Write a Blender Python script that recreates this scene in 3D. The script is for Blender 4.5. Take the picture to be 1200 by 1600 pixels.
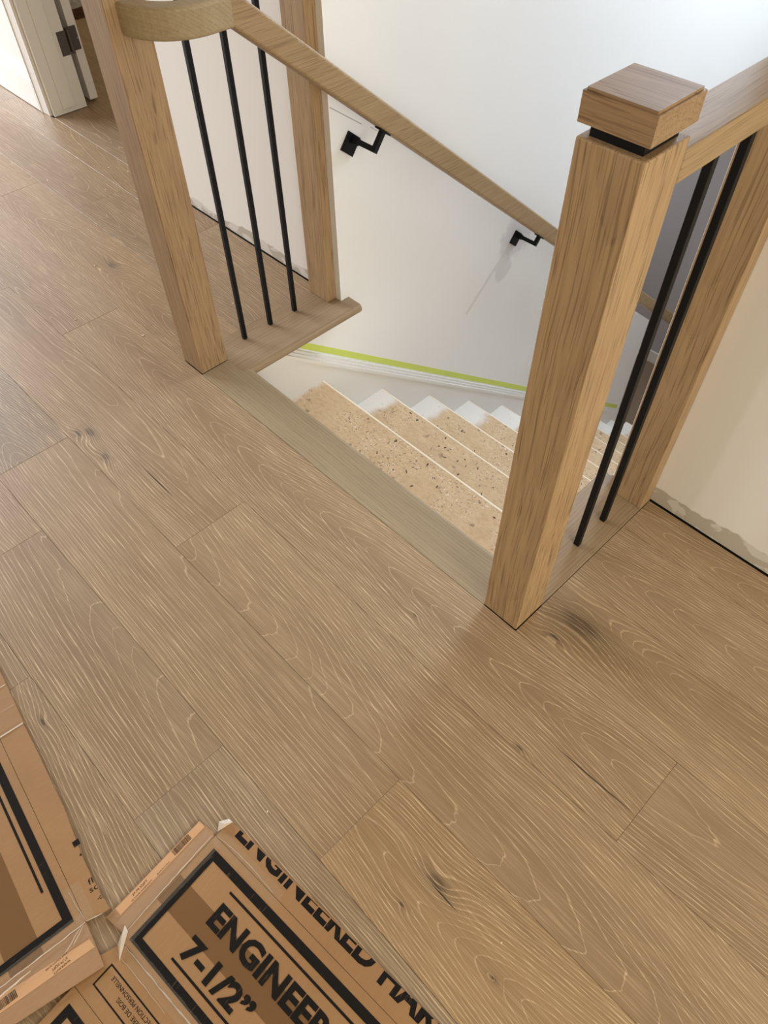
import bpy, bmesh, math, random
from mathutils import Vector, Matrix

# ------------------------------------------------------------------ clear
for o in list(bpy.data.objects): bpy.data.objects.remove(o, do_unlink=True)
SC = bpy.context.scene
COL = SC.collection
random.seed(7)

# ------------------------------------------------------------------ camera
F_PX = 1118.2
yaw, pitch, roll = (math.radians(a) for a in (46.5451, 51.9244, -0.8129))
fw = Vector((-math.sin(yaw)*math.cos(pitch), math.cos(yaw)*math.cos(pitch), -math.sin(pitch)))
rt = Vector((math.cos(yaw), math.sin(yaw), 0)); up = rt.cross(fw)
rt2 = rt*math.cos(roll) + up*math.sin(roll); up2 = -rt*math.sin(roll) + up*math.cos(roll)
cam = bpy.data.cameras.new('camera'); co = bpy.data.objects.new('camera', cam); COL.objects.link(co)
M = Matrix.Identity(4)
for i in range(3): M[i][0], M[i][1], M[i][2] = rt2[i], up2[i], -fw[i]
M.translation = Vector((0.3326, -0.6814, 1.3061))
co.matrix_world = M
cam.sensor_fit = 'VERTICAL'; cam.sensor_height = 32.0; cam.lens = F_PX/1600*32.0
cam.clip_start = 0.02; cam.clip_end = 60
SC.camera = co

# ------------------------------------------------------------------ world, lights, exposure
SC.view_settings.view_transform = 'Standard'
SC.view_settings.look = 'None'
SC.view_settings.gamma = 1
SC.view_settings.use_curve_mapping = False
SC.view_settings.exposure = 0.0
w = bpy.data.worlds.new('world'); SC.world = w; w.use_nodes = True
bg = w.node_tree.nodes['Background']; bg.inputs[0].default_value = (1.0, 0.73, 0.40, 1); bg.inputs[1].default_value = 0.33

def area(name, loc, target, sx, sy, power, color):
    l = bpy.data.lights.new(name, 'AREA'); l.shape = 'RECTANGLE'; l.size = sx; l.size_y = sy
    l.energy = power; l.color = color
    o = bpy.data.objects.new(name, l); COL.objects.link(o); o.location = loc
    o.rotation_euler = (Vector(target)-Vector(loc)).to_track_quat('-Z', 'Y').to_euler()
    return o
area('hall_window_light', (-6.3, -1.15, 1.7), (-1.5, -0.2, 0.2), 2.6, 1.9, 425, (0.84, 0.90, 1.0))
area('stairwell_window_light', (-0.58, 3.2, 2.05), (-0.72, 1.3, -0.1), 0.95, 1.5, 90, (0.66, 0.80, 1.0))
area('east_window_light', (3.0, -0.9, 1.5), (-0.5, 0.2, 0.3), 2.6, 1.8, 97, (1.0, 0.985, 0.86))
area('lower_floor_fill', (-2.2, 3.0, -0.40), (-2.0, 3.2, -2.6), 0.9, 0.9, 12, (0.90, 0.97, 1.0))  # added fill with no visible source, keeps the lower wall from going dark

# ------------------------------------------------------------------ mesh helpers
def link(o, parent=None):
    COL.objects.link(o)
    if parent is not None: o.parent = parent
    return o

def mesh_obj(name, bm, mat, parent=None, smooth=False):
    bmesh.ops.recalc_face_normals(bm, faces=bm.faces)
    me = bpy.data.meshes.new(name); bm.to_mesh(me); bm.free()
    if mat: me.materials.append(mat)
    if smooth:
        for p in me.polygons: p.use_smooth = True
    return link(bpy.data.objects.new(name, me), parent)

def tag(o, label=None, cat=None, group=None, kind=None):
    if label: o['label'] = label
    if cat: o['category'] = cat
    if group: o['group'] = group
    if kind: o['kind'] = kind
    return o

def empty(name, loc=(0, 0, 0)):
    o = bpy.data.objects.new(name, None); o.empty_display_size = .05; o.location = loc
    return link(o)

def add_box(bm, x0, x1, y0, y1, z0, z1):
    vs = [bm.verts.new(v) for v in ((x0,y0,z0),(x1,y0,z0),(x1,y1,z0),(x0,y1,z0),(x0,y0,z1),(x1,y0,z1),(x1,y1,z1),(x0,y1,z1))]
    for f in ((0,3,2,1),(4,5,6,7),(0,1,5,4),(1,2,6,5),(2,3,7,6),(3,0,4,7)): bm.faces.new([vs[i] for i in f])
    return vs

def box(name, ext, mat, parent=None, bev=0.0, seg=2):
    bm = bmesh.new(); add_box(bm, *ext)
    if bev: bmesh.ops.bevel(bm, geom=bm.edges[:], offset=bev, segments=seg, affect='EDGES', profile=.5)
    return mesh_obj(name, bm, mat, parent)

def add_prism(bm, pts, a0, a1, axis='X'):
    def P(p, a):
        return {'X': (a, p[0], p[1]), 'Y': (p[0], a, p[1]), 'Z': (p[0], p[1], a)}[axis]
    A = [bm.verts.new(P(p, a0)) for p in pts]; B = [bm.verts.new(P(p, a1)) for p in pts]
    bm.faces.new(A); bm.faces.new(B[::-1])
    n = len(pts)
    for i in range(n): bm.faces.new((A[i], B[i], B[(i+1) % n], A[(i+1) % n]))

def prism(name, pts, a0, a1, mat, parent=None, axis='X', bev=0.0):
    bm = bmesh.new(); add_prism(bm, pts, a0, a1, axis)
    if bev:
        bmesh.ops.recalc_face_normals(bm, faces=bm.faces)
        bmesh.ops.bevel(bm, geom=bm.edges[:], offset=bev, segments=2, affect='EDGES', profile=.5)
    return mesh_obj(name, bm, mat, parent)

def sweep(bm, path, frames, section):
    """path: points; frames: (side, upv) per point; section: (s,u) list"""
    rings = []
    for p, (sd, uv) in zip(path, frames):
        rings.append([bm.verts.new(p + sd*a + uv*b) for a, b in section])
    n = len(section)
    for r0, r1 in zip(rings, rings[1:]):
        for i in range(n): bm.faces.new((r0[i], r0[(i+1) % n], r1[(i+1) % n], r1[i]))
    bm.faces.new(rings[0][::-1]); bm.faces.new(rings[-1])

def rounded(wd, ht, r, n=3):
    pts = []
    for cx, cy, a0 in ((wd/2-r, ht/2-r, 0), (-wd/2+r, ht/2-r, 90), (-wd/2+r, -ht/2+r, 180), (wd/2-r, -ht/2+r, 270)):
        for i in range(n+1):
            a = math.radians(a0 + 90*i/n); pts.append((cx + r*math.cos(a), cy + r*math.sin(a)))
    return pts

# ------------------------------------------------------------------ node helpers
class NT:
    def __init__(s, name):
        s.mat = bpy.data.materials.new(name); s.mat.use_nodes = True
        s.t = s.mat.node_tree; s.N = s.t.nodes; s.L = s.t.links
        s.bsdf = s.N['Principled BSDF']
    def put(s, sock, v):
        if isinstance(v, bpy.types.NodeSocket): s.L.new(v, sock)
        elif v is not None: sock.default_value = v
    def m(s, op, a, b=None, c=None, clamp=False):
        n = s.N.new('ShaderNodeMath'); n.operation = op; n.use_clamp = clamp
        s.put(n.inputs[0], a)
        if b is not None: s.put(n.inputs[1], b)
        if c is not None: s.put(n.inputs[2], c)
        return n.outputs[0]
    def ss(s, v, lo, hi):
        n = s.N.new('ShaderNodeMapRange'); n.interpolation_type = 'SMOOTHSTEP'
        s.put(n.inputs[0], v); s.put(n.inputs[1], lo); s.put(n.inputs[2], hi); n.inputs[3].default_value = 0; n.inputs[4].default_value = 1
        return n.outputs[0]
    def xyz(s, v):
        n = s.N.new('ShaderNodeSeparateXYZ'); s.put(n.inputs[0], v); return n.outputs
    def vec(s, x, y, z):
        n = s.N.new('ShaderNodeCombineXYZ'); s.put(n.inputs[0], x); s.put(n.inputs[1], y); s.put(n.inputs[2], z); return n.outputs[0]
    def noise(s, v, scale=1, detail=2, rough=.5):
        n = s.N.new('ShaderNodeTexNoise'); s.put(n.inputs['Vector'], v); s.put(n.inputs['Scale'], scale)
        n.inputs['Detail'].default_value = detail; n.inputs['Roughness'].default_value = rough
        return n.outputs[0]
    def mix(s, f, a, b):
        n = s.N.new('ShaderNodeMix'); n.data_type = 'RGBA'
        s.put(n.inputs[0], f)
        s.put(n.inputs[6], a if isinstance(a, bpy.types.NodeSocket) else (*a, 1))
        s.put(n.inputs[7], b if isinstance(b, bpy.types.NodeSocket) else (*b, 1))
        return n.outputs[2]
    def obj(s): return s.N.new('ShaderNodeTexCoord').outputs['Object']
    def attr(s, name):
        n = s.N.new('ShaderNodeAttribute'); n.attribute_type = 'OBJECT'; n.attribute_name = name; return n
    def bump(s, h, strength=.2, dist=.001):
        n = s.N.new('ShaderNodeBump'); n.inputs['Strength'].default_value = strength; n.inputs['Distance'].default_value = dist
        s.put(n.inputs['Height'], h); s.L.new(n.outputs[0], s.bsdf.inputs['Normal'])
    def col(s, c): s.put(s.bsdf.inputs['Base Color'], c if isinstance(c, bpy.types.NodeSocket) else (*c, 1))
    def rough(s, r): s.put(s.bsdf.inputs['Roughness'], r)

def srgb(r, g, b):
    f = lambda c: (c/255/12.92) if c/255 <= .04045 else ((c/255+.055)/1.055)**2.4
    return (f(r), f(g), f(b))

def plain(name, col, rough=.6, var=.04, scale=6, metal=0.0, bump=0.0):
    t = NT(name); p = t.obj()
    n = t.noise(p, scale, 3)
    c = t.mix(n, tuple(x*(1-var) for x in col), tuple(min(1, x*(1+var)) for x in col))
    t.col(c); t.rough(rough); t.bsdf.inputs['Metallic'].default_value = metal
    if bump: t.bump(t.noise(p, 180, 3), bump, .0008)
    return t.mat

def oak(name, axis, cols, pore, pore_amt, ring_dark, rough, spacing=.0052, floor=False, pf=1.0, rk=1.0, pk=.33):
    """Oak with growth rings around an axis; grain runs along the local 'axis'.
    object properties: g1=(pith y, pith z, taper) g2=(seed, tone, 0) k1,k2=(x,y,size) knots, c1=(x,y,half length) split"""
    t = NT(name); X, Y, Z = t.xyz(t.obj())
    if axis == 'Y': X, Y, Z = Y, X, Z
    if axis == 'Z': X, Y, Z = Z, X, Y
    g1 = t.xyz(t.attr('g1').outputs['Vector']); g2 = t.xyz(t.attr('g2').outputs['Vector'])
    seed = g2[0]; tone = g2[1]
    xs = t.m('ADD', X, t.m('MULTIPLY', seed, 3.7))
    # wandering of the pith
    wn = t.noise(t.vec(t.m('MULTIPLY', xs, 1.7), t.m('MULTIPLY', Y, 1.4), t.m('ADD', seed, Z)), 1.0, 2.0)
    wn2 = t.noise(t.vec(t.m('MULTIPLY', xs, 4.5), t.m('MULTIPLY', Y, 22.0), t.m('ADD', seed, 5.0)), 1.0, 3.0)
    ry = t.m('ADD', t.m('SUBTRACT', Y, g1[0]), t.m('MULTIPLY', t.m('SUBTRACT', wn, .5), .06))
    rz = t.m('ADD', t.m('SUBTRACT', Z, g1[1]), t.m('MULTIPLY', t.m('SUBTRACT', wn, .5), .03))
    r = t.m('SQRT', t.m('ADD', t.m('MULTIPLY', ry, ry), t.m('MULTIPLY', rz, rz)))
    r = t.m('ADD', r, t.m('MULTIPLY', t.m('SUBTRACT', wn2, .5), .006))
    ph = t.m('SUBTRACT', r, t.m('MULTIPLY', X, g1[2]))
    dark = None; halo = None
    if floor:
        for k, sx in (('k1', .40), ('k2', .45), ('k3', .45)):
            a = t.xyz(t.attr(k).outputs['Vector'])
            dx = t.m('MULTIPLY', t.m('SUBTRACT', X, a[0]), sx); dy = t.m('SUBTRACT', Y, a[1])
            dd = t.m('SQRT', t.m('ADD', t.m('MULTIPLY', dx, dx), t.m('MULTIPLY', dy, dy)))
            dd = t.m('ADD', dd, t.m('MULTIPLY', t.m('SUBTRACT', wn2, .5), t.m('MULTIPLY', a[2], .9)))
            q = t.m('DIVIDE', dd, t.m('ADD', a[2], .0001))
            e = t.m('POWER', 2.718, t.m('MULTIPLY', t.m('MULTIPLY', q, q), -.18))
            ph = t.m('ADD', ph, t.m('MULTIPLY', e, t.m('MULTIPLY', a[2], 1.6)))
            core = t.m('SUBTRACT', 1.0, t.ss(q, .25, 1.0)); hl = t.m('SUBTRACT', 1.0, t.ss(q, .6, 2.6))
            dark = core if dark is None else t.m('MAXIMUM', dark, core)
            halo = hl if halo is None else t.m('MAXIMUM', halo, hl)
        a = t.xyz(t.attr('c1').outputs['Vector'])
        cx = t.m('DIVIDE', t.m('SUBTRACT', X, a[0]), t.m('ADD', a[2], .0001))
        wid = t.m('MULTIPLY', t.m('SUBTRACT', 1.0, t.m('MULTIPLY', cx, cx), clamp=True), .0016)
        cy = t.m('ABSOLUTE', t.m('ADD', t.m('SUBTRACT', Y, a[1]), t.m('MULTIPLY', t.m('SUBTRACT', wn2, .5), .010)))
        crack = t.ss(t.m('SUBTRACT', wid, cy), -.0006, .0008)
        crack = t.m('MULTIPLY', crack, t.m('LESS_THAN', t.m('ABSOLUTE', cx), 1.0))
    phn = t.m('ADD', t.m('DIVIDE', ph, spacing), t.m('MULTIPLY', t.noise(t.vec(t.m('MULTIPLY', ph, 70.0), seed, 0.0), 1, 1), 1.6))
    fr = t.m('FRACT', phn)
    jag = t.noise(t.vec(t.m('MULTIPLY', xs, 55.0), t.m('MULTIPLY', Y, 330.0), t.m('MULTIPLY', Z, 330.0)), 1.0, 1.0)
    gy = t.m('DIVIDE', ry, t.m('ADD', r, .001))
    gm = t.m('MAXIMUM', t.m('SQRT', t.m('ADD', t.m('MULTIPLY', gy, gy), t.m('MULTIPLY', g1[2], g1[2]))), .10)
    rw = t.m('DIVIDE', t.m('ADD', fr, t.m('MULTIPLY', t.m('SUBTRACT', jag, .5), t.m('MULTIPLY', gm, .45))), gm)
    ring = t.m('MULTIPLY', t.m('SUBTRACT', 1.0, t.ss(rw, .16, .42)), t.ss(rw, -.12, .02))
    late = t.ss(fr, .45, 1.0)
    # fine pores: long thin dashes along the grain
    yw = t.m('ADD', Y, t.m('ADD', t.m('MULTIPLY', wn2, .006), t.m('MULTIPLY', wn, .03)))
    pv = t.vec(t.m('MULTIPLY', xs, 9.0), t.m('MULTIPLY', yw, 520.0*pf), t.m('MULTIPLY', Z, 520.0*pf))
    pn = t.noise(pv, 1.0, 1.0)
    pores = t.ss(pn, .53, .65)
    pv2 = t.vec(t.m('MULTIPLY', xs, 5.0), t.m('MULTIPLY', Y, 120.0), t.m('MULTIPLY', Z, 120.0))
    st = t.noise(pv2, 1.0, 3.0)
    broad = t.noise(t.vec(t.m('MULTIPLY', xs, 1.3), t.m('MULTIPLY', Y, 11.0), t.m('ADD', seed, Z)), 1.0, 3.0)
    c = t.mix(tone, cols[0], cols[1])
    c = t.mix(t.ss(broad, .30, .72), c, t.mix(.5, c, cols[2]))
    c = t.mix(t.m('MULTIPLY', t.ss(st, .35, .75), .30), c, ring_dark)
    c = t.mix(t.m('MULTIPLY', late, .16), c, ring_dark)
    pm = t.m('MINIMUM', t.m('ADD', t.m('MULTIPLY', ring, t.m('ADD', t.m('MULTIPLY', pores, .5*rk), .42*rk)), t.m('MULTIPLY', pores, pk)), 1.0)
    if floor:
        c = t.mix(t.m('MULTIPLY', halo, .45), c, srgb(112, 92, 70))
        c = t.mix(t.m('MULTIPLY', dark, .72), c, srgb(66, 54, 42))
    c = t.mix(t.m('MULTIPLY', pm, pore_amt), c, pore)
    if floor: c = t.mix(t.m('MULTIPLY', crack, .9), c, srgb(46, 40, 32))
    t.col(c)
    t.rough(t.m('ADD', t.m('MULTIPLY', st, .12), rough))
    t.bsdf.inputs['Specular IOR Level'].default_value = .35
    t.bump(t.m('SUBTRACT', 1.0, t.m('MULTIPLY', pm, .8)), .25, .0006)
    return t.mat

def grain(o, y0, z0, tp, seed, tone, knots=(), crack=None):
    o['g1'] = [float(y0), float(z0), float(tp)]; o['g2'] = [float(seed), float(tone), 0.0]
    ks = list(knots) + [(99., 99., .001)]*3
    for i in range(3): o['k%d' % (i+1)] = [float(v) for v in ks[i]]
    o['c1'] = [float(v) for v in (crack or (99., 99., .01))]
    return o

# ------------------------------------------------------------------ materials
M_floor = oak('limed oak plank', 'X', (srgb(142,123,102), srgb(166,135,99), srgb(130,104,77)), srgb(212,186,150), .80, srgb(126,102,76), .36, floor=True)
M_post = oak('oak newel', 'Z', (srgb(168,138,102), srgb(184,153,111), srgb(156,126,92)), srgb(108,82,56), .95, srgb(128,99,69), .45, spacing=.0075, pf=.72, rk=.32, pk=.52)
M_railY = oak('oak rail', 'Y', (srgb(156,130,96), srgb(176,148,108), srgb(146,120,86)), srgb(104,78,52), .75, srgb(124,98,68), .45, spacing=.007, pf=.8, rk=.4, pk=.5)
M_nose = oak('oak nosing', 'X', (srgb(164,146,116), srgb(172,150,116), srgb(150,130,100)), srgb(118,98,70), .6, srgb(134,115,86), .45, spacing=.007)
M_noseY = oak('oak return nosing', 'Y', (srgb(156,132,102), srgb(164,140,108), srgb(144,120,92)), srgb(114,90,64), .6, srgb(124,102,76), .45, spacing=.007)
M_capX = oak('oak post cap', 'X', (srgb(158,128,94), srgb(164,134,98), srgb(150,120,88)), srgb(100,74,48), .85, srgb(120,92,64), .42, spacing=.008, pf=.8, rk=.5, pk=.5)
M_black = plain('black metal', (.004, .004, .0045), .5, .3, 40)
M_black.node_tree.nodes['Principled BSDF'].inputs['Specular IOR Level'].default_value = .22
M_subfloor = plain('dark underlay', (.02, .017, .014), .9, .1)
M_trim = plain('white trim paint', srgb(226,221,213), .35, .02, 3)
M_hinge = plain('bronze hinge', (.10, .085, .075), .5, .1, 60, metal=.35)
M_steel = plain('screw steel', (.6, .6, .6), .3, .05, 20, metal=1)

def wall_mat(name, base, strip=True, smears=(), lines=()):
    t = NT(name); p = t.obj(); X, Y, Z = t.xyz(p)
    n = t.noise(p, 2.2, 3); c = t.mix(n, tuple(v*.97 for v in base), tuple(min(1, v*1.02) for v in base))
    if strip:  # unpainted board and filler left where the baseboard will go
        e = t.noise(t.vec(t.m('MULTIPLY', X, 7), t.m('MULTIPLY', Y, 7), 0.0), 1, 4, .6)
        h = t.m('ADD', t.m('MULTIPLY', e, .075), t.m('ADD', t.m('MULTIPLY', X, .010), .008))
        msk = t.m('SUBTRACT', 1.0, t.ss(t.m('SUBTRACT', Z, h), -.0015, .0025))
        blot = t.ss(t.noise(t.vec(t.m('MULTIPLY', X, 14), 2.0, t.m('MULTIPLY', Z, 22)), 1, 3), .50, .54)
        c = t.mix(msk, c, t.mix(blot, srgb(186,176,160), srgb(212,206,196)))
    for (y, z, rad, col, amt) in smears:
        dy = t.m('SUBTRACT', Y, y); dz = t.m('SUBTRACT', Z, z)
        d = t.m('SQRT', t.m('ADD', t.m('MULTIPLY', dy, dy), t.m('MULTIPLY', dz, dz)))
        d = t.m('ADD', d, t.m('MULTIPLY', t.m('SUBTRACT', t.noise(p, 16, 4, .7), .5), rad*1.1))
        k = t.m('SUBTRACT', 1.0, t.ss(d, rad*.75, rad*1.05))
        c = t.mix(t.m('MULTIPLY', k, amt), c, col)
    for (y0, z0, y1, z1, wd, col, amt) in lines:
        L = math.hypot(y1-y0, z1-z0); ey, ez = (y1-y0)/L, (z1-z0)/L
        a = t.m('ADD', t.m('MULTIPLY', t.m('SUBTRACT', Y, y0), ey), t.m('MULTIPLY', t.m('SUBTRACT', Z, z0), ez))
        b = t.m('ABSOLUTE', t.m('SUBTRACT', t.m('MULTIPLY', t.m('SUBTRACT', Y, y0), ez), t.m('MULTIPLY', t.m('SUBTRACT', Z, z0), ey)))
        k = t.m('MULTIPLY', t.m('SUBTRACT', 1.0, t.ss(b, wd*.4, wd)), t.m('MULTIPLY', t.m('GREATER_THAN', a, 0.0), t.m('LESS_THAN', a, L)))
        c = t.mix(t.m('MULTIPLY', k, amt), c, col)
    t.col(c); t.rough(.75); t.bump(t.noise(p, 260, 3), .12, .0006)
    return t.mat
M_wall = wall_mat('wall paint', srgb(232,227,219))
M_stairwall = wall_mat('stairwell paint', srgb(236,233,228), False,
    ((1.36, -.15, .10, srgb(214,208,206), .8), (1.30, -.26, .05, srgb(212,206,203), .6), (.33, -.0, .05, srgb(205,196,190), .7)),
    ((.497, .549, .60, .478, .0014, srgb(120,116,114), .8), (.63, .462, .67, .434, .0014, srgb(150,144,140), .6), (1.313, -.175, 1.10, -.365, .012, srgb(208,203,200), .55)))
M_grey = plain('grey lower wall', srgb(178,174,178), .7, .03)

def tread_mat():
    t = NT('bare tread board'); p = t.obj(); X, Y, Z = t.xyz(p)
    n1 = t.noise(p, 14, 4, .6); n2 = t.noise(t.vec(t.m('MULTIPLY', X, 60), t.m('MULTIPLY', Y, 110), Z), 1, 3)
    c = t.mix(n1, srgb(196,160,118), srgb(226,198,158))
    c = t.mix(t.m('MULTIPLY', t.ss(n2, .4, .7), .35), c, srgb(178,144,106))
    sp = t.noise(p, 170, 2); area_ = t.ss(t.noise(p, 7, 2), .36, .62)
    dk = t.m('MULTIPLY', t.ss(sp, .615, .66), area_)
    c = t.mix(t.m('MULTIPLY', dk, .8), c, srgb(98,76,58))
    wt = t.m('MULTIPLY', t.ss(t.noise(p, 140, 2), .66, .69), area_)
    c = t.mix(t.m('MULTIPLY', wt, .8), c, srgb(235,228,215))
    big = t.ss(t.noise(p, 30, 2), .665, .72); c = t.mix(t.m('MULTIPLY', big, .6), c, srgb(110,86,70))
    # white overspray along the skirt
    o = t.m('ADD', t.m('SUBTRACT', X, -1.06), t.m('MULTIPLY', t.m('SUBTRACT', t.noise(p, 18, 4), .5), .07))
    lim = t.attr('spray').outputs['Fac']
    k = t.m('SUBTRACT', 1.0, t.ss(t.m('SUBTRACT', o, lim), -.025, .025))
    c = t.mix(t.m('MULTIPLY', k, .92), c, srgb(236,230,220))
    t.col(c); t.rough(.8); t.bump(t.noise(p, 300, 3), .3, .001)
    return t.mat
M_tread = tread_mat()
M_treadedge = plain('tread nose paint', srgb(244,228,204), .7, .05, 30)
M_riser = plain('riser paint', srgb(226,220,210), .6, .03)

# ------------------------------------------------------------------ floor and planks
W = .1905; WALLY = .493
floor = empty('floor'); tag(floor, 'wide-plank limed oak floor of the upper landing', None, kind='structure')
def slab(ext): 
    b = box('subfloor', ext, M_subfloor, floor); return b
slab((-5.2, 2.4, -2.2, .086, -.30, -.0145))
slab((-5.2, -1.205, .086, 3.7, -.30, -.0145))
slab((-.10, 2.4, .086, 3.7, -.30, -.0145))

PM = {}
def plank(x0, x1, y0, y1, pr):
    if x1-x0 < .02: return
    g = .00025; cx, cy = (x0+x1)/2, (y0+y1)/2
    hx, hy = (x1-x0)/2-g, (y1-y0)/2-g; key = (round(hx,4), round(hy,4))
    if key not in PM:
        bm = bmesh.new(); b = .0005; d = .0005
        lv = []
        for z, ix in ((-.014, 0), (-d, 0), (0, b)):
            lv.append([bm.verts.new((sx*(hx-ix), sy*(hy-ix), z)) for sx, sy in ((-1,-1),(1,-1),(1,1),(-1,1))])
        for a, c in zip(lv, lv[1:]):
            for i in range(4): bm.faces.new((a[i], a[(i+1)%4], c[(i+1)%4], c[i]))
        bm.faces.new(lv[2]); bm.faces.new(lv[0][::-1])
        bmesh.ops.recalc_face_normals(bm, faces=bm.faces)
        me = bpy.data.meshes.new('plank'); bm.to_mesh(me); bm.free(); me.materials.append(M_floor); PM[key] = me
    o = bpy.data.objects.new('plank', PM[key]); link(o, floor)
    o.location = (cx, cy, random.uniform(-.00025, .0001))
    kn = [(k[0]-cx, k[1]-cy, k[2]) for k in pr.get('k', ())]
    ck = pr.get('c'); ck = (ck[0]-cx, ck[1]-cy, ck[2]) if ck else None
    z0 = pr.get('z', random.choice((-.02, -.035, -.08, -.12))); y0_ = pr.get('y', random.uniform(-.09, .09))
    tp = pr.get('t', random.choice((-1, 1))*random.uniform(.01, .09))
    grain(o, y0_, z0, tp, pr.get('s', random.uniform(0, 20)), pr.get('tone', random.uniform(.2, .8)), kn, ck)

# row r spans y from -(r+1)W to -rW ; joints from the photograph
ROWS = {
 0: ([-3.4, -1.53, .377, 1.9], {1: dict(y=.01, z=-.035, t=.085, s=3.3, tone=.62, k=[(.16,-.183,.004),(-.168,-.12,.004)], c=(.29,-.132,.088)), 2: dict(y=.03, z=-.09, tone=.55, s=7.7)}),
 1: ([-3.7, -1.863, -.664, 1.1], {1: dict(y=.04, z=-.05, t=-.012, tone=.62, s=1.2, k=[(-1.123,-.333,.009),(-1.139,-.356,.008),(-1.02,-.348,.009)], c=(-.86,-.302,.07)), 2: dict(y=-.08, z=-.12, tone=.6, s=9.1), 0: dict(tone=.3)}),
 2: ([-2.7, -1.147, .047, 1.6], {0: dict(y=-.03, z=-.04, t=.14, tone=.02, s=4.4), 1: dict(y=.09, z=-.14, tone=.58, s=2.6), 2: dict(y=.0, z=-.035, t=.10, tone=.95, s=6.1, k=[(.209,-.456,.011),(.19,-.52,.003),(.36,-.49,.003)], c=(.232,-.463,.03))}),
 3: ([-2.3, -.92, -.226, 1.2], {0: dict(tone=.5), 1: dict(y=.09, z=-.13, tone=.4, s=8.2), 2: dict(y=-.02, z=-.04, t=.03, tone=.12, s=5.5)}),
 4: ([-1.9, -.605, .9, 2.2], {0: dict(tone=.3), 1: dict(y=-.09, z=-.15, tone=.36, s=11.3, k=[(-.5,-.79,.004)])}),
 5: ([-2.4, -1.0, .5, 2.0], {}), 6: ([-2.1, -.3, 1.4], {}), 7: ([-2.5, -.9, .8, 2.0], {}), 8: ([-2.0, .1, 1.8], {}),
}
for r, (js, prs) in ROWS.items():
    js = [-4.9] + js + [2.3]
    js = sorted(set(j for j in js))
    base = js.index(ROWS[r][0][0])
    for i in range(len(js)-1):
        plank(js[i], js[i+1], -(r+1)*W, -r*W, prs.get(i-base, {}))
YE = WALLY-.0045
# rows beside and beyond the stair, left of the left railing and right of the right railing
for r, js, prs in ((-1, [-4.9, -3.9, -2.40, -1.187], {2: dict(tone=.72, y=-.02, z=-.04, s=12.4, k=[(-1.737,.098,.012)])}),
                   (-2, [-4.9, -3.5, -2.13, -1.187], {1: dict(tone=.35), 2: dict(tone=.25)}),
                   (-3, [-4.9, -3.14, -1.70, -1.187], {1: dict(tone=.45), 2: dict(tone=.3)})):
    for i in range(len(js)-1):
        y0, y1 = -(r+1)*W, min(-r*W, YE)
        plank(js[i], js[i+1], y0, y1, prs.get(i, {}))
for r, js, prs in ((-1, [.0008, 1.25, 2.3], {0: dict(tone=.55, y=.04, z=-.03, s=2.2, t=.02, k=[(.088,.105,.026),(.064,.045,.006)])}),
                   (-2, [.0008, 1.7, 2.3], {0: dict(tone=.5, y=-.02, z=-.035, t=.08, s=13.1)}),
                   (-3, [.0008, .9, 2.3], {0: dict(tone=.62, y=.0, z=-.03, t=.08, s=15.7)})):
    for i in range(len(js)-1):
        plank(js[i], js[i+1], -(r+1)*W, min(-r*W, YE), prs.get(i, {}))
# through the doorway into the next room
for k, js in enumerate(([-2.84, -2.1], [-4.9, -3.3, -1.9], [-4.9, -4.0, -2.5, -1.9], [-4.9, -3.1, -1.9], [-4.9, -3.6, -2.2, -1.9], [-4.9, -2.9, -1.9])):
    y0 = YE + (.0 if k == 0 else .150 + (k-1)*W); y1 = YE + .150 + k*W if k else YE+.150
    for i in range(len(js)-1): plank(js[i], js[i+1], y0, y1, dict(tone=random.uniform(.1, .5)))

# ------------------------------------------------------------------ walls
ZT = 2.45
tag(box('wall_back', (-2.05, -1.2, WALLY, .63, .002, ZT), M_wall), kind='structure')
tag(box('wall_hall', (-5.2, -2.855, WALLY, .63, .002, ZT), M_wall), kind='structure')
zr = lambda y: .487 - .787*(y-.6)          # underside of the handrail
pts = [(.493, .001), (.493, ZT), (3.6, ZT), (3.6, -.30), (2.15, -.30), (2.15, zr(2.15)-.045), (2.80, zr(2.80)-.045), (2.80, -2.6), (.088, -2.6), (.088, -.0275), (.4925, -.0275)]
bm = bmesh.new(); add_prism(bm, pts, -1.2, -1.082, 'X'); tag(mesh_obj('wall_stair_left', bm, M_stairwall), kind='structure')
bm = bmesh.new()
add_prism(bm, [(-.106, .503), (-.106, 3.6), (.0, 3.6), (.0, .62), (2.4, .62), (2.4, WALLY), (-.096, WALLY)], .002, ZT, 'Z')
tag(mesh_obj('wall_right', bm, M_wall), kind='structure')
tag(prism('wall_stair_right_upper', [(.10, -.3005), (3.6, -.3005), (3.6, .0015), (.494, .0015), (.494, -.027), (.10, -.027)], -.106, -.1002, M_stairwall), kind='structure')
tag(box('wall_stair_right', (-.106, .0, .6205, 3.6, -2.6, -.301), M_stairwall), kind='structure')
tag(box('wall_far', (-1.2, .0, 3.6, 3.7, -.30, ZT), M_stairwall), kind='structure')
tag(box('floor_lower', (-5.2, 1.0, .086, 5.2, -2.64, -2.6), plain('lower floor wood', srgb(128,106,86), .5, .12, 5)), kind='structure')
tag(box('wall_lower', (-5.2, 1.0, 4.1, 4.2, -2.6, -.31), M_grey), kind='structure')
tag(box('baseboard_lower', (-5.0, .9, 4.085, 4.0995, -2.6, -2.50), M_trim), kind='structure')

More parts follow.
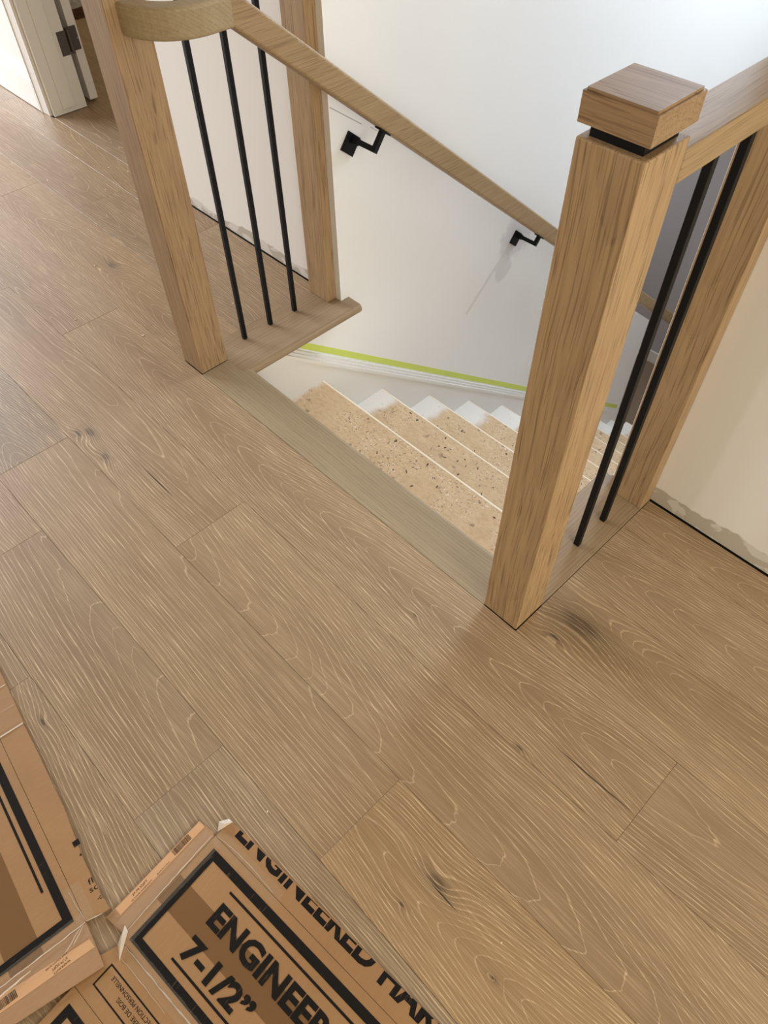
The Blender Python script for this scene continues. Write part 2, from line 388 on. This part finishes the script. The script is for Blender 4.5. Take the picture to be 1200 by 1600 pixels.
# landing edge trim: flush nosing boards along the stair opening
def nosing_profile(depth, th=.0265, r=.011):
    pts = [(0, 0), (0, -th)]
    pts += [(depth-r*.6, -th)]
    for a in (-60, -30, 0, 30, 60): pts.append((depth-r + r*math.cos(math.radians(a)), -th/2 + (th/2)*math.sin(math.radians(a))))
    pts.append((depth-r, 0))
    return pts
top = empty('trim_1'); tag(top, 'grey-brown oak landing nosing along the top stair edge', None, kind='structure')
bm = bmesh.new(); add_prism(bm, [(.0006+a, b) for a, b in nosing_profile(.1145)], -1.1015, -.087, 'X')
grain(mesh_obj('nosing_board', bm, M_nose, top), .25, -.12, .01, 3.1, .3)
# ------------------------------------------------------------------ railings
def newel(root, x0, x1, y0, y1, seed, tone):
    s = box('newel_post', (x0, x1, y0, y1, 0.0005, .956), M_post, root, .0022)
    grain(s, (x0+x1)/2+.012, (y0+y1)/2+.03, .045, seed, tone)
    n = box('neck_ring', (x0+.010, x1-.010, y0+.010, y1-.010, .9555, .9715), M_black, s)
    bm = bmesh.new(); add_box(bm, x0-.001, x1+.001, y0-.001, y1+.001, .9705, 1.004)
    bmesh.ops.bevel(bm, geom=[e for e in bm.edges if all(v.co.z > .99 for v in e.verts)], offset=.003, segments=2, affect='EDGES')
    c = mesh_obj('post_cap', bm, M_capX, s); grain(c, y0+.03, .90, .01, seed+2, .45)
    return s

RL = empty('stair_railing', (-1.145, .042, 0))
tag(RL, 'oak railing with three black balusters, meeting the handrail beside the doorway', 'railing')
RR = empty('stair_railing', (-.043, .043, 0))
tag(RR, 'oak railing with two black balusters and capped newel, ending at cream wall', 'railing')
def to_root(root):
    for o in root.children: o.matrix_parent_inverse = Matrix.Translation(-Vector(root.location))
newel(RL, -1.188, -1.102, .0008, .0862, 1.3, .0)  # darkest tone: weaker light from the east put into the wood colour
newel(RR, -.0865, -.0005, .0008, .0865, 5.9, .6)
# left: half post, return board, balusters, top rail
grain(box('half_newel_post', (-1.188, -1.103, .458, .4925, .001, .956), M_post, RL, .002), -1.14, .55, .05, 8.3, .35)
bm = bmesh.new()
prof = [(-1.187 + a, b+.0004) for a, b in nosing_profile(.165)]
add_prism(bm, prof, .0868, .4915, 'Y')
prof2 = [(-1.081 + a, b+.0004) for a, b in nosing_profile(.059)]
add_prism(bm, prof2, .4905, .523, 'Y')
grain(mesh_obj('base_board', bm, M_noseY, RL), -1.0, -.1, .01, 5.2, .5)
for y in (.178, .271, .363):
    box('baluster', (-1.1505, -1.1385, y-.006, y+.006, .0005, .905), M_black, RL, .0008, 1)
grain(box('top_rail', (-1.176, -1.114, .0865, .458, .903, .941), M_railY, RL, .003), -1.14, 1.1, .02, 4.1, .6)
# right
grain(box('half_newel_post', (-.0865, -.0005, .450, .4925, .001, .956), M_post, RR, .002), -.04, .53, .05, 11.7, .3)
grain(box('base_board', (-.131, -.0004, .0868, .4915, -.0255, .0004), M_noseY, RR, .0015), -.3, -.15, .01, 9.4, .35)
for y in (.267, .365):
    box('baluster', (-.0495, -.0365, y-.0065, y+.0065, .0005, .905), M_black, RR, .0008, 1)
grain(box('top_rail', (-.064, -.0005, .0868, .4925, .902, .941), M_railY, RR, .003), -.03, 1.1, .02, 2.1, .55)
to_root(RL); to_root(RR)

# ------------------------------------------------------------------ handrail
HR = empty('wall_handrail', (-1.003, .19, .81))
tag(HR, 'sloping oak handrail curving into the newel post, on black wall brackets', 'handrail')
xc = -1.003; sec = rounded(.044, .053, .006)
d = Vector((0, 1, -.787)).normalized(); upv = Vector((0, .787, 1)).normalized(); sd = Vector((1, 0, 0))
zc = lambda y: .521 - .787*(y-.6)
ya, yb = .193, 3.35
bm = bmesh.new()
P = [Vector((xc, ya, zc(ya))), Vector((xc, yb, zc(yb)))]
# upper end cut plumb to meet the level turn
rings = []
fr0 = (sd, Vector((0, 0, 1/upv.z)))
sweep(bm, P, [fr0, (sd, upv)], sec)
grain(mesh_obj('rail', bm, M_railY, HR), xc+.01, .9, .0, 6.6, .55)
bm = bmesh.new()
cxp, cyp, Rm = -1.102, .145, .099
zm = .8345; sec2 = rounded(.044, .054, .007)
path = [Vector((xc, ya, zm)), Vector((xc, .170, zm))]; frames = [(Vector((1,0,0)), Vector((0,0,1)))]*2
for i in range(0, 13):
    a = math.radians(-90*i/12)
    path.append(Vector((cxp + Rm*math.cos(a), cyp + Rm*math.sin(a), zm))); frames.append((Vector((math.cos(a), math.sin(a), 0)), Vector((0,0,1))))
sweep(bm, path, frames, sec2)
grain(mesh_obj('turned_end', bm, M_nose, HR), .0, .65, .01, 2.9, .45)
def in_frame(bm, o0):
    for v in bm.verts: v.co = Vector(o0) + sd*v.co.x + d*v.co.y + upv*v.co.z
    return bm
for yb_, zb_ in ((.556, .444), (1.346, -.155)):
    br = bpy.data.objects.new('bracket', None); br.empty_display_size = .02; link(br, HR)
    drop = (.6-yb_)*upv.y + (.487-zb_)*upv.z        # plate centre to underside of rail, square to the slope
    o0 = (-1.0819, yb_, zb_); xa = .085
    bm = bmesh.new(); add_box(bm, 0, .0055, -.0235, .0235, -.0245, .0245); mesh_obj('wall_plate', in_frame(bm, o0), M_black, br)
    bm = bmesh.new()
    add_box(bm, .0055, .022, -.009, .009, .003, .021)
    add_box(bm, .022, xa+.0065, -.0065, .0065, .0055, .0185)
    add_box(bm, xa-.0065, xa+.0065, -.0065, .0065, .0185, drop-.004)
    mesh_obj('arm', in_frame(bm, o0), M_black, br)
    bm = bmesh.new(); add_box(bm, xa-.011, xa+.011, -.021, .021, drop-.004, drop-.0004); mesh_obj('saddle_plate', in_frame(bm, o0), M_black, br)
to_root(HR)

# ------------------------------------------------------------------ stairs
ST = empty('staircase', (-.58, .382, -2.6))
tag(ST, 'dusty unfinished staircase of bare particleboard treads going down', 'stairs')
RUN, RISE, N = .2568, .197, 12
for i in range(N):
    yn = .382 + RUN*i; z = -.231 - RISE*i
    t = prism('tread', [(yn-RUN-.012, z-.026), (yn-.003, z-.026), (yn, z-.022), (yn, z-.004), (yn-.003, z), (yn-RUN-.012, z)], -1.0598, -.108, M_tread, ST)
    t['spray'] = (.0, .075, .095, .12, .15)[min(i, 4)]
    prism('painted_nose', [(yn+.0002, z-.022), (yn+.0008, z-.022), (yn+.0008, z-.0035), (yn-.0035, z+.0006), (yn-.0075, z+.0006), (yn-.0075, z+.0001)], -1.0598, -.108, M_treadedge, t)
    box('riser', (-1.0598, -.108, yn-.032, yn-.016, max(z-RISE, -2.6), z-.026), M_riser, ST)
box('riser', (-1.0598, -.108, .098, .113, -.231, -.027), M_riser, ST)
tag_s = lambda y: -.055 - .773*(y-.236)
yz = lambda k: .236 + (-.055 + k + .0285)/.773        # where the sloping edge passes under the landing board
sk = prism('skirt_board', [(.115, -.0285), (yz(0), -.0285), (2.80, tag_s(2.80)), (2.80, -2.6), (2.6, -2.6), (.115, -.62)], -1.0818, -1.0602, M_trim, ST)
for (a, b, th) in ((.0, .014, .0255), (.014, .024, .018), (.024, .034, .011)):
    prism('cap_moulding', [(yz(a), -.0285), (yz(b), -.0285), (2.80, tag_s(2.80)+b), (2.80, tag_s(2.80)+a)], -1.0818, -1.0818+th, M_trim, sk)
to_root(ST)
# moulding must stay under the landing board
tape = prism('masking_tape', [(.285, tag_s(.285)+.040), (2.76, tag_s(2.76)+.040), (2.76, tag_s(2.76)+.072), (.292, tag_s(.292)+.066)], -1.0819, -1.0814, plain('lime masking tape', srgb(206,217,100), .6, .06, 8))
tag(tape, 'lime-green masking tape strip along the stair wall above the skirt', 'tape')

# ------------------------------------------------------------------ doorway
bbp = [(0, 0), (0, .162), (-.004, .162), (-.006, .152), (-.009, .147), (-.009, .136), (-.013, .130), (-.013, .118), (-.0165, .112), (-.0165, 0)]
tag(prism('baseboard_hall', [(WALLY+a, b+.004) for a, b in bbp], -5.2, -2.931, M_trim), kind='structure')
cas = [(-2.930, 0), (-2.930, -.012), (-2.924, -.017), (-2.916, -.017), (-2.912, -.014), (-2.906, -.013), (-2.880, -.010), (-2.872, -.009), (-2.8665, -.0115), (-2.861, -.0115), (-2.861, 0)]
tag(prism('trim_2', [(x, WALLY-.0005+y) for x, y in cas], .0015, 2.1, M_trim, axis='Z'), kind='structure')
tag(box('trim_3', (-2.8545, -2.838, WALLY-.001, .6395, .0015, 2.1), M_trim, None, .001), kind='structure')
tag(box('trim_4', (-2.8379, -2.828, .533, .588, .022, 2.1), M_trim, None, .002), kind='structure')
tag(box('trim_5', (-2.0495, -2.033, WALLY-.001, .6395, .0015, 2.1), M_trim, None, .001), kind='structure')
DR = empty('door_1', (-2.86, .69, 0)); tag(DR, 'white painted door standing open in the hall doorway', None, kind='structure')
box('door_slab', (-3.66, -2.862, .672, .708, .010, 2.05), M_trim, DR, .0015)
hg = box('hinge', (-2.8378, -2.8362, .6045, .6385, .196, .280), M_hinge, DR, .0006, 1)
def knuckle():
    bm = bmesh.new()
    bmesh.ops.create_cone(bm, cap_ends=True, segments=16, radius1=.0062, radius2=.0062, depth=.086, matrix=Matrix.Translation((-2.8395, .6555, .238)))
    return mesh_obj('hinge_pin', bm, M_hinge, hg)
knuckle()
box('hinge_leaf', (-2.8618, -2.860, .6640, .7000, .196, .280), M_hinge, hg, .0005, 1)
box('hinge_web', (-2.8615, -2.840, .6520, .6540, .196, .280), M_hinge, hg)
bm = bmesh.new(); bmesh.ops.create_cone(bm, cap_ends=True, segments=12, radius1=.0038, radius2=.003, depth=.002, matrix=Matrix.Translation((-2.8595, .694, .236)) @ Matrix.Rotation(math.pi/2, 4, 'Y')); mesh_obj('screw_head', bm, M_steel, hg)
to_root(DR)

# crumpled plastic wrap on the next room's floor
t = NT('clear plastic film'); t.col((.75, .77, .80)); t.rough(.08); t.bsdf.inputs['Alpha'].default_value = .55
M_plastic = t.mat
def crumple(name, cx, cy, rx, ry, h, mat, n=18, seed=3):
    rnd = random.Random(seed); bm = bmesh.new(); g = []
    for i in range(n+1):
        row = []
        for j in range(n+1):
            u, v = i/n*2-1, j/n*2-1
            e = max(0, 1-max(abs(u), abs(v))**3)
            row.append(bm.verts.new((cx+u*rx*(1+.1*rnd.uniform(-1,1)), cy+v*ry*(1+.1*rnd.uniform(-1,1)), .002 + h*e*rnd.uniform(.35, 1))))
        g.append(row)
    for i in range(n):
        for j in range(n): bm.faces.new((g[i][j], g[i+1][j], g[i+1][j+1], g[i][j+1]))
    vs = bmesh.ops.solidify(bm, geom=bm.faces[:], thickness=.0006)
    return mesh_obj(name, bm, mat)
tag(crumple('plastic_wrap', -4.04, 1.25, .12, .13, .05, M_plastic), 'crumpled clear plastic wrap on floor beyond the doorway', 'plastic wrap')
sb = crumple('sawdust_sweepings', -3.86, 1.16, .07, .10, .012, plain('red-brown sweepings', srgb(110,72,58), .9, .4, 40), seed=9)
tag(sb, 'low heap of reddish-brown sweepings beside the plastic wrap', 'sweepings')

# ------------------------------------------------------------------ cartons
def card_mat(name, base):
    t = NT(name); X, Y, Z = t.xyz(t.obj())
    n = t.noise(t.obj(), 9, 4); fl = t.noise(t.vec(t.m('MULTIPLY', X, 260), t.m('MULTIPLY', Y, 30), 0.0), 1, 2); fb = t.noise(t.obj(), 420, 2)
    c = t.mix(n, tuple(v*.88 for v in base), tuple(v*1.08 for v in base))
    c = t.mix(t.m('MULTIPLY', t.ss(fl, .45, .7), .14), c, tuple(v*1.35 for v in base))
    c = t.mix(t.m('MULTIPLY', t.ss(fb, .6, .75), .15), c, tuple(v*.6 for v in base))
    t.col(c); t.rough(.62); t.bump(fl, .15, .0008)
    return t.mat
M_card = card_mat('corrugated cardboard', srgb(156,117,76))
M_cardin = card_mat('plain cardboard flap', srgb(162,125,90))
def ink_mat():
    t = NT('black print'); X, Y, Z = t.xyz(t.obj())
    sc = t.noise(t.vec(t.m('MULTIPLY', X, 420), t.m('MULTIPLY', Y, 34), 0.0), 1, 2); a = t.ss(t.noise(t.obj(), 14, 2), .5, .62)
    t.col(t.mix(t.m('MULTIPLY', t.m('MULTIPLY', t.ss(sc, .6, .7), a), .35), (.010, .008, .007), srgb(120,95,70))); t.rough(.75); t.bsdf.inputs['Specular IOR Level'].default_value = .15
    return t.mat
M_ink = ink_mat()
M_label = plain('peach paper label', srgb(204,158,116), .5, .04, 12)
def tape_mat(name, alpha, col):
    t = NT(name); t.col(col); t.rough(.13); t.bsdf.inputs['Alpha'].default_value = alpha
    t.bump(t.noise(t.obj(), 55, 3), .5, .003)
    return t.mat
M_tape = tape_mat('packing tape', .22, srgb(110,76,42))
M_clear = tape_mat('clear packing tape', .07, srgb(225,210,190))

def rect(name, u0, u1, v0, v1, z, mat, parent, th=.0002):
    return box(name, (u0, u1, v0, v1, z, z+th), mat, parent)

def text(name, s, u, v, cap, width, z, parent, rot=0.0, bold=.040, clip=None, mat=None):
    cu = bpy.data.curves.new('print', 'FONT'); cu.body = s; cu.size = 1.0; cu.offset = bold; cu.resolution_u = 3
    to = bpy.data.objects.new('print', cu); COL.objects.link(to)
    dg = bpy.context.evaluated_depsgraph_get(); me = bpy.data.meshes.new_from_object(to.evaluated_get(dg))
    bpy.data.objects.remove(to, do_unlink=True)
    xs = [q.co.x for q in me.vertices]; ys = [q.co.y for q in me.vertices]
    x0, x1, yb = min(xs), max(xs), 0.0
    capu = .73
    sx = width/(x1-x0); sy = cap/capu
    for q in me.vertices: q.co = Vector(((q.co.x-x0)*sx, (q.co.y-yb)*sy, 0))
    me.transform(Matrix.Translation((u, v, z)) @ Matrix.Rotation(rot, 4, 'Z'))
    if clip:
        bm = bmesh.new(); bm.from_mesh(me)
        for pc, pn in clip:
            bmesh.ops.bisect_plane(bm, geom=bm.verts[:]+bm.edges[:]+bm.faces[:], plane_co=pc, plane_no=pn, clear_outer=True)
        bm.to_mesh(me); bm.free()
    for k in range(len(me.materials)): me.materials.pop()
    me.materials.append(mat or M_ink)
    return link(bpy.data.objects.new(name, me), parent)

def barcode(parent, u0, u1, v0, v1, z, seed):
    rnd = random.Random(seed); bm = bmesh.new(); v = v0
    while v < v1-.0004:
        wv = rnd.choice((.0005, .0008, .0012)); add_box(bm, u0, u1, v, min(v+wv, v1), z, z+.0001); v += wv + rnd.choice((.0005, .0008))
    return mesh_obj('barcode', bm, M_ink, parent)

def ragged(name, pts, z0, z1, mat, parent, amp=.0012, step=.012, seed=1, rag=()):
    """flat board with slightly torn edges on the listed sides"""
    rnd = random.Random(seed); out = []
    n = len(pts)
    for i in range(n):
        a, b = Vector(pts[i]), Vector(pts[(i+1) % n]); out.append(a)
        if i in rag:
            L = (b-a).length; k = max(1, int(L/step)); nn = Vector((-(b-a).y, (b-a).x)).normalized()
            for j in range(1, k): out.append(a + (b-a)*j/k + nn*rnd.uniform(-amp, amp))
    return prism(name, [(p.x, p.y) for p in out], z0, z1, mat, parent, axis='Z')

def flap_tilt(o, axis_u=None, axis_v=None, ang=0, z=0):
    """rotate board vertices about a fold line"""
    for q in o.data.vertices:
        if axis_v is not None:
            dv = q.co.y-axis_v; q.co.z += abs(dv)*ang
        if axis_u is not None:
            du = q.co.x-axis_u; q.co.z += abs(du)*ang

# --- right carton: local u along its length, v across (negative v into the panel)
CR = empty('flattened_carton', (-.09028, -.68831, 0)); CR.rotation_euler.z = math.radians(5.35)
tag(CR, 'flattened cardboard flooring carton printed 7-1/2 inch in bold black letters', 'carton')
T = .0042; E = .00015; zi = T+.0004
LEN = 1.05
ragged('main_panel', [(-.0135, -.184), (LEN, -.184), (LEN, .0150), (-.0135, .0150)], .0003, T, M_card, CR)
sf = ragged('side_flap', [(-.012, .0158), (LEN, .0158), (LEN, .057), (.2, .0545), (-.013, .0490)], .0003, T-.0006, M_card, CR, .0008, .02, 4, (2, 3))
ef = ragged('end_flap', [(-.054, -.181), (-.0145, -.1775), (-.0145, .0125), (-.0205, .0165), (-.053, .013)], .0003, T-.0008, M_cardin, CR, .0006, .02, 5, (0,))
lf = ragged('text_flap', [(-.0165, -.217), (-.004, -.1848), (LEN, -.1848), (LEN, -.268), (-.016, -.268)], .0003, T-.0006, M_card, CR, .0006, .02, 6)
bp = ragged('back_panel', [(-.0145, -.2688), (LEN, -.2688), (LEN, -.46), (-.0145, -.46)], .0003, T-.0006, M_card, CR)
zf = T-.0006+.00012
# border of main panel
def border(par, u0, v0, v1, wd, z, L):
    bm = bmesh.new(); add_box(bm, u0, u0+wd, min(v0, v1), max(v0, v1), z, z+E)
    s = 1 if v1 > v0 else -1
    for a in (v0, v1):
        b = a + s*wd*(1 if a == v0 else -1); add_box(bm, u0+wd, L, min(a, b), max(a, b), z, z+E)
    return mesh_obj('printed_border', bm, M_ink, par)
border(CR, 0, 0, -.1755, .0143, zi, LEN-.02)
rect('printed_rule', .071, LEN-.1, -.0295, -.0255, zi, M_ink, CR, E)
rect('printed_rule', .071, LEN-.1, -.1500, -.1462, zi, M_ink, CR, E)
text('printed_text', 'ENGINEERED HARDWOOD', .074, -.0805, .0365, .66, zi+E, CR)
text('printed_text', '7-1/2”', .074, -.1370, .0345, .144, zi+E, CR)
# letters cut off by the trimmed edge of the side flap
text('printed_text', 'ENGINEERED HARDWOOD', .012, .0375, .0365, .64, zf, CR, clip=(((0, .0485, 0), (-.018, 1, 0)), ((LEN-.01, 0, 0), (1, 0, 0))))
# text flap, upside down seen from the main panel
bm = bmesh.new()
for a in ((.0055, .0078, -.249, -.213), (.0078, LEN-.05, -.2153, -.213), (.0078, LEN-.05, -.249, -.2467)): add_box(bm, a[0], a[1], a[2], a[3], zf, zf+E)
mesh_obj('printed_border', bm, M_ink, lf)
text('printed_text', 'LA PROTECTION PERSONNELLE', .1455, -.2205, .0068, .124, zf, lf, rot=math.pi, bold=.006)
text('printed_text', 'POUSSIÈRE DE BOIS.', .1265, -.2325, .0068, .078, zf, lf, rot=math.pi, bold=.006)
border(bp, -.001, -.2860, -.44, .0125, zf, LEN-.02)
# end label
zl = T-.0008+.0001
rect('paper_label', -.0525, -.0385, -.164, .0125, zl, M_label, ef, E)
zl += E+.0001
barcode(ef, -.0515, -.0410, -.050, -.014, zl, 2)
text('printed_text', '27.79 SQFT', -.0455, -.134, .0036, .030, zl, ef, rot=math.pi/2, bold=.01)
text('printed_text', '50 YEARS WARRANTY', -.0400, -.140, .0026, .042, zl, ef, rot=math.pi/2, bold=.004)
text('printed_text', 'MADE IN CHINA', -.0400, -.088, .0022, .026, zl, ef, rot=math.pi/2, bold=.002)
# tapes
rect('tape_strip', -.012, LEN, -.111, -.063, T+.0001, M_tape, CR, .0001)
def clear_strip(name, u0, u1, v0, v1, z, parent, along='v', h=.0022, seed=0):
    rnd = random.Random(seed); bm = bmesh.new(); nu, nv = (6, 40) if along == 'v' else (40, 6); g = []
    for i in range(nu+1):
        row = []
        for j in range(nv+1):
            a, b = i/nu, j/nv; c = a if along == 'v' else b
            rid = math.exp(-((c-.5-.05*math.sin(9*(b if along == 'v' else a)))/.13)**2)
            row.append(bm.verts.new((u0+(u1-u0)*a + rnd.uniform(-1, 1)*.0006, v0+(v1-v0)*b + rnd.uniform(-1, 1)*.0006, z + h*rid*rnd.uniform(.6, 1) + rnd.uniform(0, .0004))))
        g.append(row)
    for i in range(nu):
        for j in range(nv): bm.faces.new((g[i][j], g[i+1][j], g[i+1][j+1], g[i][j+1]))
    return mesh_obj(name, bm, M_clear, parent, True)
clear_strip('tape_strip', -.034, .006, -.176, .012, T+.0008, CR, 'v', .0016, 1)
clear_strip('tape_strip', -.012, .14, .004, .030, T+.0008, CR, 'u', .0012, 2)
clear_strip('tape_strip', .0, .35, -.197, -.172, T+.0008, CR, 'u', .0016, 3)
def sliver(parent, pts, z, mat):
    bm = bmesh.new(); vs = [bm.verts.new((a, b, z+c)) for a, b, c in pts]
    bm.faces.new((vs[0], vs[1], vs[3])); bm.faces.new((vs[1], vs[2], vs[3])); bm.faces.new((vs[0], vs[3], vs[4])); bm.faces.new((vs[3], vs[2], vs[4]))
    return mesh_obj('tape_crumple', bm, mat, parent)
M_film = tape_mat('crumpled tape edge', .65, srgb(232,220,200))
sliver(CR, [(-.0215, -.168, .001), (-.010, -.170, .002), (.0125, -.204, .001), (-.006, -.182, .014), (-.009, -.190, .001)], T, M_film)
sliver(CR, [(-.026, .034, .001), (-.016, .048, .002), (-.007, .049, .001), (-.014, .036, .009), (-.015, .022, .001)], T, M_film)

def ridge(parent, pts, z, wd, h, mat, seed=0):
    # crease of crumpled tape, its highlight put into pale colour: a thin tent along a polyline
    rnd = random.Random(seed); bm = bmesh.new(); prev = None
    fine = []
    for (a, b) in zip(pts, pts[1:]):
        k = max(2, int(math.hypot(b[0]-a[0], b[1]-a[1])/.008))
        fine += [(a[0]+(b[0]-a[0])*i/k, a[1]+(b[1]-a[1])*i/k) for i in range(k)]
    fine.append(pts[-1])
    dx, dy = pts[-1][0]-pts[0][0], pts[-1][1]-pts[0][1]; L = math.hypot(dx, dy); nx, ny = -dy/L, dx/L
    for i, (u, v) in enumerate(fine):
        e = math.sin(math.pi*(i+.3)/(len(fine)-.4))**.5; o = rnd.uniform(-.0005, .0005); ww = wd*e*rnd.uniform(.6, 1.1)+.0001
        cur = [bm.verts.new((u+nx*(o-ww), v+ny*(o-ww), z)), bm.verts.new((u+nx*o, v+ny*o, z+h*e)), bm.verts.new((u+nx*(o+ww), v+ny*(o+ww), z))]
        if prev:
            bm.faces.new((prev[0], cur[0], cur[1], prev[1])); bm.faces.new((prev[1], cur[1], cur[2], prev[2]))
        prev = cur
    return mesh_obj('tape_crease_glint', bm, mat, parent)
M_crease_glint = tape_mat('tape crease glint', .55, srgb(238,228,212))  # pale colour paints the highlight streaks along the wrinkled folds
ridge(CR, [(-.018, .010), (-.0165, -.05), (-.014, -.12), (-.013, -.172)], T+.0006, .0007, .0012, M_crease_glint, 1)
ridge(CR, [(.004, -.1855), (.07, -.1850), (.16, -.1845), (.30, -.1840)], T+.0004, .0011, .0010, M_crease_glint, 2)
ridge(CR, [(-.010, .016), (.02, .020), (.07, .021), (.125, .0175)], T+.0002, .0006, .0008, M_crease_glint, 3)
ridge(CR, [(.0, -.20), (.05, -.199), (.12, -.2005)], T+.0001, .0004, .0006, M_crease_glint, 4)

# --- left carton, turned end for end, lying partly over the first
CL = empty('flattened_carton', (-.15572, -.91230, 0)); CL.rotation_euler.z = math.radians(174.5)
tag(CL, 'flattened cardboard flooring carton with upside-down end label, overlapping its neighbour', 'carton')
T2 = .0095; zi2 = T2+.0004
ragged('main_panel', [(-.0130, -.0140), (.371, -.0145), (.371, .20), (-.0130, .20)], .0003, T2, M_card, CL)
ragged('main_panel', [(.372, -.0150), (1.0, -.0160), (1.0, .20), (.372, .20)], .0003, T2-.0022, M_card, CL)
s2 = ragged('side_flap', [(-.018, -.052), (.041, -.049), (.081, -.050), (.178, -.058), (.294, -.060), (.369, -.060), (.369, -.0153), (.371, -.0153), (-.012, -.0148)], .0046, T2-.0004, M_card, CL, .0010, .012, 8, (0, 8))
s3 = ragged('side_flap', [(.371, -.061), (.482, -.064), (1.0, -.070), (1.0, -.0168), (.371, -.0158)], .0003, T2-.0026, M_card, CL, .0008, .02, 9)
e2 = ragged('end_flap', [(-.086, -.0110), (-.0135, -.0140), (-.0135, .20), (-.063, .20)], .0050, T2-.0008, M_cardin, CL, .0005, .02, 10)
border(CL, 0, 0, .1755, .0140, zi2, .36)
rect('printed_rule', .071, .281, .0215, .0255, zi2, M_ink, CL, E)
rect('printed_rule', .071, .34, .1462, .1500, zi2, M_ink, CL, E)
rect('tape_strip', -.012, .37, .055, .108, T2+.0001, M_tape, CL, .0001)
zs2 = T2-.0004+.0001
rect('printed_square', .103, .1135, -.0565, -.0455, zs2, M_ink, s2, E)
tri = bmesh.new(); add_prism(tri, [(.0835, -.0500), (.0885, -.0515), (.0865, -.0470)], zs2, zs2+E, 'Z'); mesh_obj('printed_triangle', tri, M_ink, s2)
edge_clip = (((.03, -.0500, 0), (0, -1, 0)),)
text('printed_text', 'fl', .0335, -.0405, .0105, .0080, zs2, s2, rot=math.radians(-94), bold=.0, clip=edge_clip)
text('printed_text', 'sc', .0215, -.0375, .0105, .0140, zs2, s2, rot=math.radians(-94), bold=.0, clip=edge_clip)
text('printed_text', '-or', .0035, -.0425, .0085, .0130, zs2, s2, rot=math.radians(-94), bold=.006, clip=edge_clip)
zl2 = T2-.0008+.0001
lab = ragged('paper_label', [(-.0535, -.0105), (-.0380, -.0085), (-.0240, .13), (-.0240, .175), (-.0420, .175), (-.0455, .13)], zl2, zl2+E, M_label, e2)
zl2 += E+.0001
text('printed_text', '27.79 SQFT', -.0385, .0285, .0036, .026, zl2, e2, rot=math.radians(93), bold=.01)
text('printed_text', 'WARRANTY', -.0445, .0265, .0032, .028, zl2, e2, rot=math.radians(93), bold=.01)
text('printed_text', 'SOFT TOUCH SILVER', -.0325, .0265, .0026, .036, zl2, e2, rot=math.radians(93), bold=.004)
barcode(e2, -.0415, -.0290, .108, .150, zl2, 5)
clear_strip('tape_strip', -.034, .004, -.013, .16, T2+.0008, CL, 'v', .0030, 11)
clear_strip('tape_strip', -.014, .05, -.030, -.004, T2+.0008, CL, 'u', .0018, 12)
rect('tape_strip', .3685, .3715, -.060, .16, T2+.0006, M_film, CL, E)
rect('tape_strip', .416, .420, -.060, .16, T2-.0019, M_clear, CL, E)
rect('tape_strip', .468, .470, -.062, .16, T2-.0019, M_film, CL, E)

# ------------------------------------------------------------------ loose chips and debris
def chips(name, spots, size, mat, seed):
    rnd = random.Random(seed); bm = bmesh.new()
    for x, y, z in spots:
        a = rnd.uniform(0, 3.14); l = size*rnd.uniform(.6, 1.6); wd = l*rnd.uniform(.25, .6); h = size*rnd.uniform(.15, .35)
        ca, sa = math.cos(a), math.sin(a); vs = add_box(bm, -l/2, l/2, -wd/2, wd/2, 0, h)
        for v in vs: v.co = Vector((x + v.co.x*ca - v.co.y*sa, y + v.co.x*sa + v.co.y*ca, z + v.co.z))
    return mesh_obj(name, bm, mat)
rnd = random.Random(21)
fl_spots = [(-1.659, -.176, .0002), (-2.172, .332, .0002), (-2.679, .464, .0002), (-2.667, .36, .0002), (-2.233, .462, .0002), (-2.31, .427, .0002), (-.075, -.586, .0002), (.338, -.445, .0002)]
fl_spots += [(rnd.uniform(-2.6, -1.3), rnd.uniform(-.3, .45), .0002) for _ in range(14)]
tag(chips('wood_chips', fl_spots, .0045, plain('pale chips', srgb(232,216,192), .8), 4), 'tiny pale wood chips scattered over the plank floor', 'wood chips', kind='stuff')
dk, lt = [], []
for i in range(6):
    yn = .382 + RUN*i; z = -.231 - RISE*i + .0001
    for _ in range(46):
        c = rnd.random(); x = min(-.12, max(-1.0, rnd.gauss(-.62, .2))); y = rnd.uniform(yn-.20, yn-.012)
        (dk if c < .6 else lt).append((x, y, z))
db = chips('tread_debris', dk + lt, .0056, plain('dark crumbs', srgb(86,66,50), .9, .3, 50), 5)
db.data.materials.append(plain('pale shavings', srgb(232,216,190), .8, .1, 50))
for i, pl in enumerate(db.data.polygons): pl.material_index = 1 if i//6 >= len(dk) else 0
tag(db, 'dark crumbs and pale wood shavings lying on the bare treads', 'debris', kind='stuff')

ridge(CL, [(-.0125, -.0135), (-.0135, .03), (-.0138, .08), (-.0140, .135)], T2+.0010, .0011, .0020, M_crease_glint, 5)
ridge(CL, [(-.0215, .080), (-.0235, .105), (-.0250, .140)], T2+.0006, .0014, .0020, M_crease_glint, 6)
ridge(CL, [(-.014, -.010), (-.024, .004), (-.031, .014)], T2+.0006, .0006, .0012, M_crease_glint, 7)
ridge(CL, [(-.014, -.006), (-.026, .016), (-.033, .030)], T2+.0006, .0006, .0012, M_crease_glint, 8)
ridge(CL, [(-.012, -.015), (.015, -.012), (.045, -.010)], T2+.0006, .0005, .0010, M_crease_glint, 9)
ridge(CL, [(-.012, -.016), (-.016, -.030), (-.018, -.040)], T2+.0002, .0008, .0014, M_crease_glint, 10)
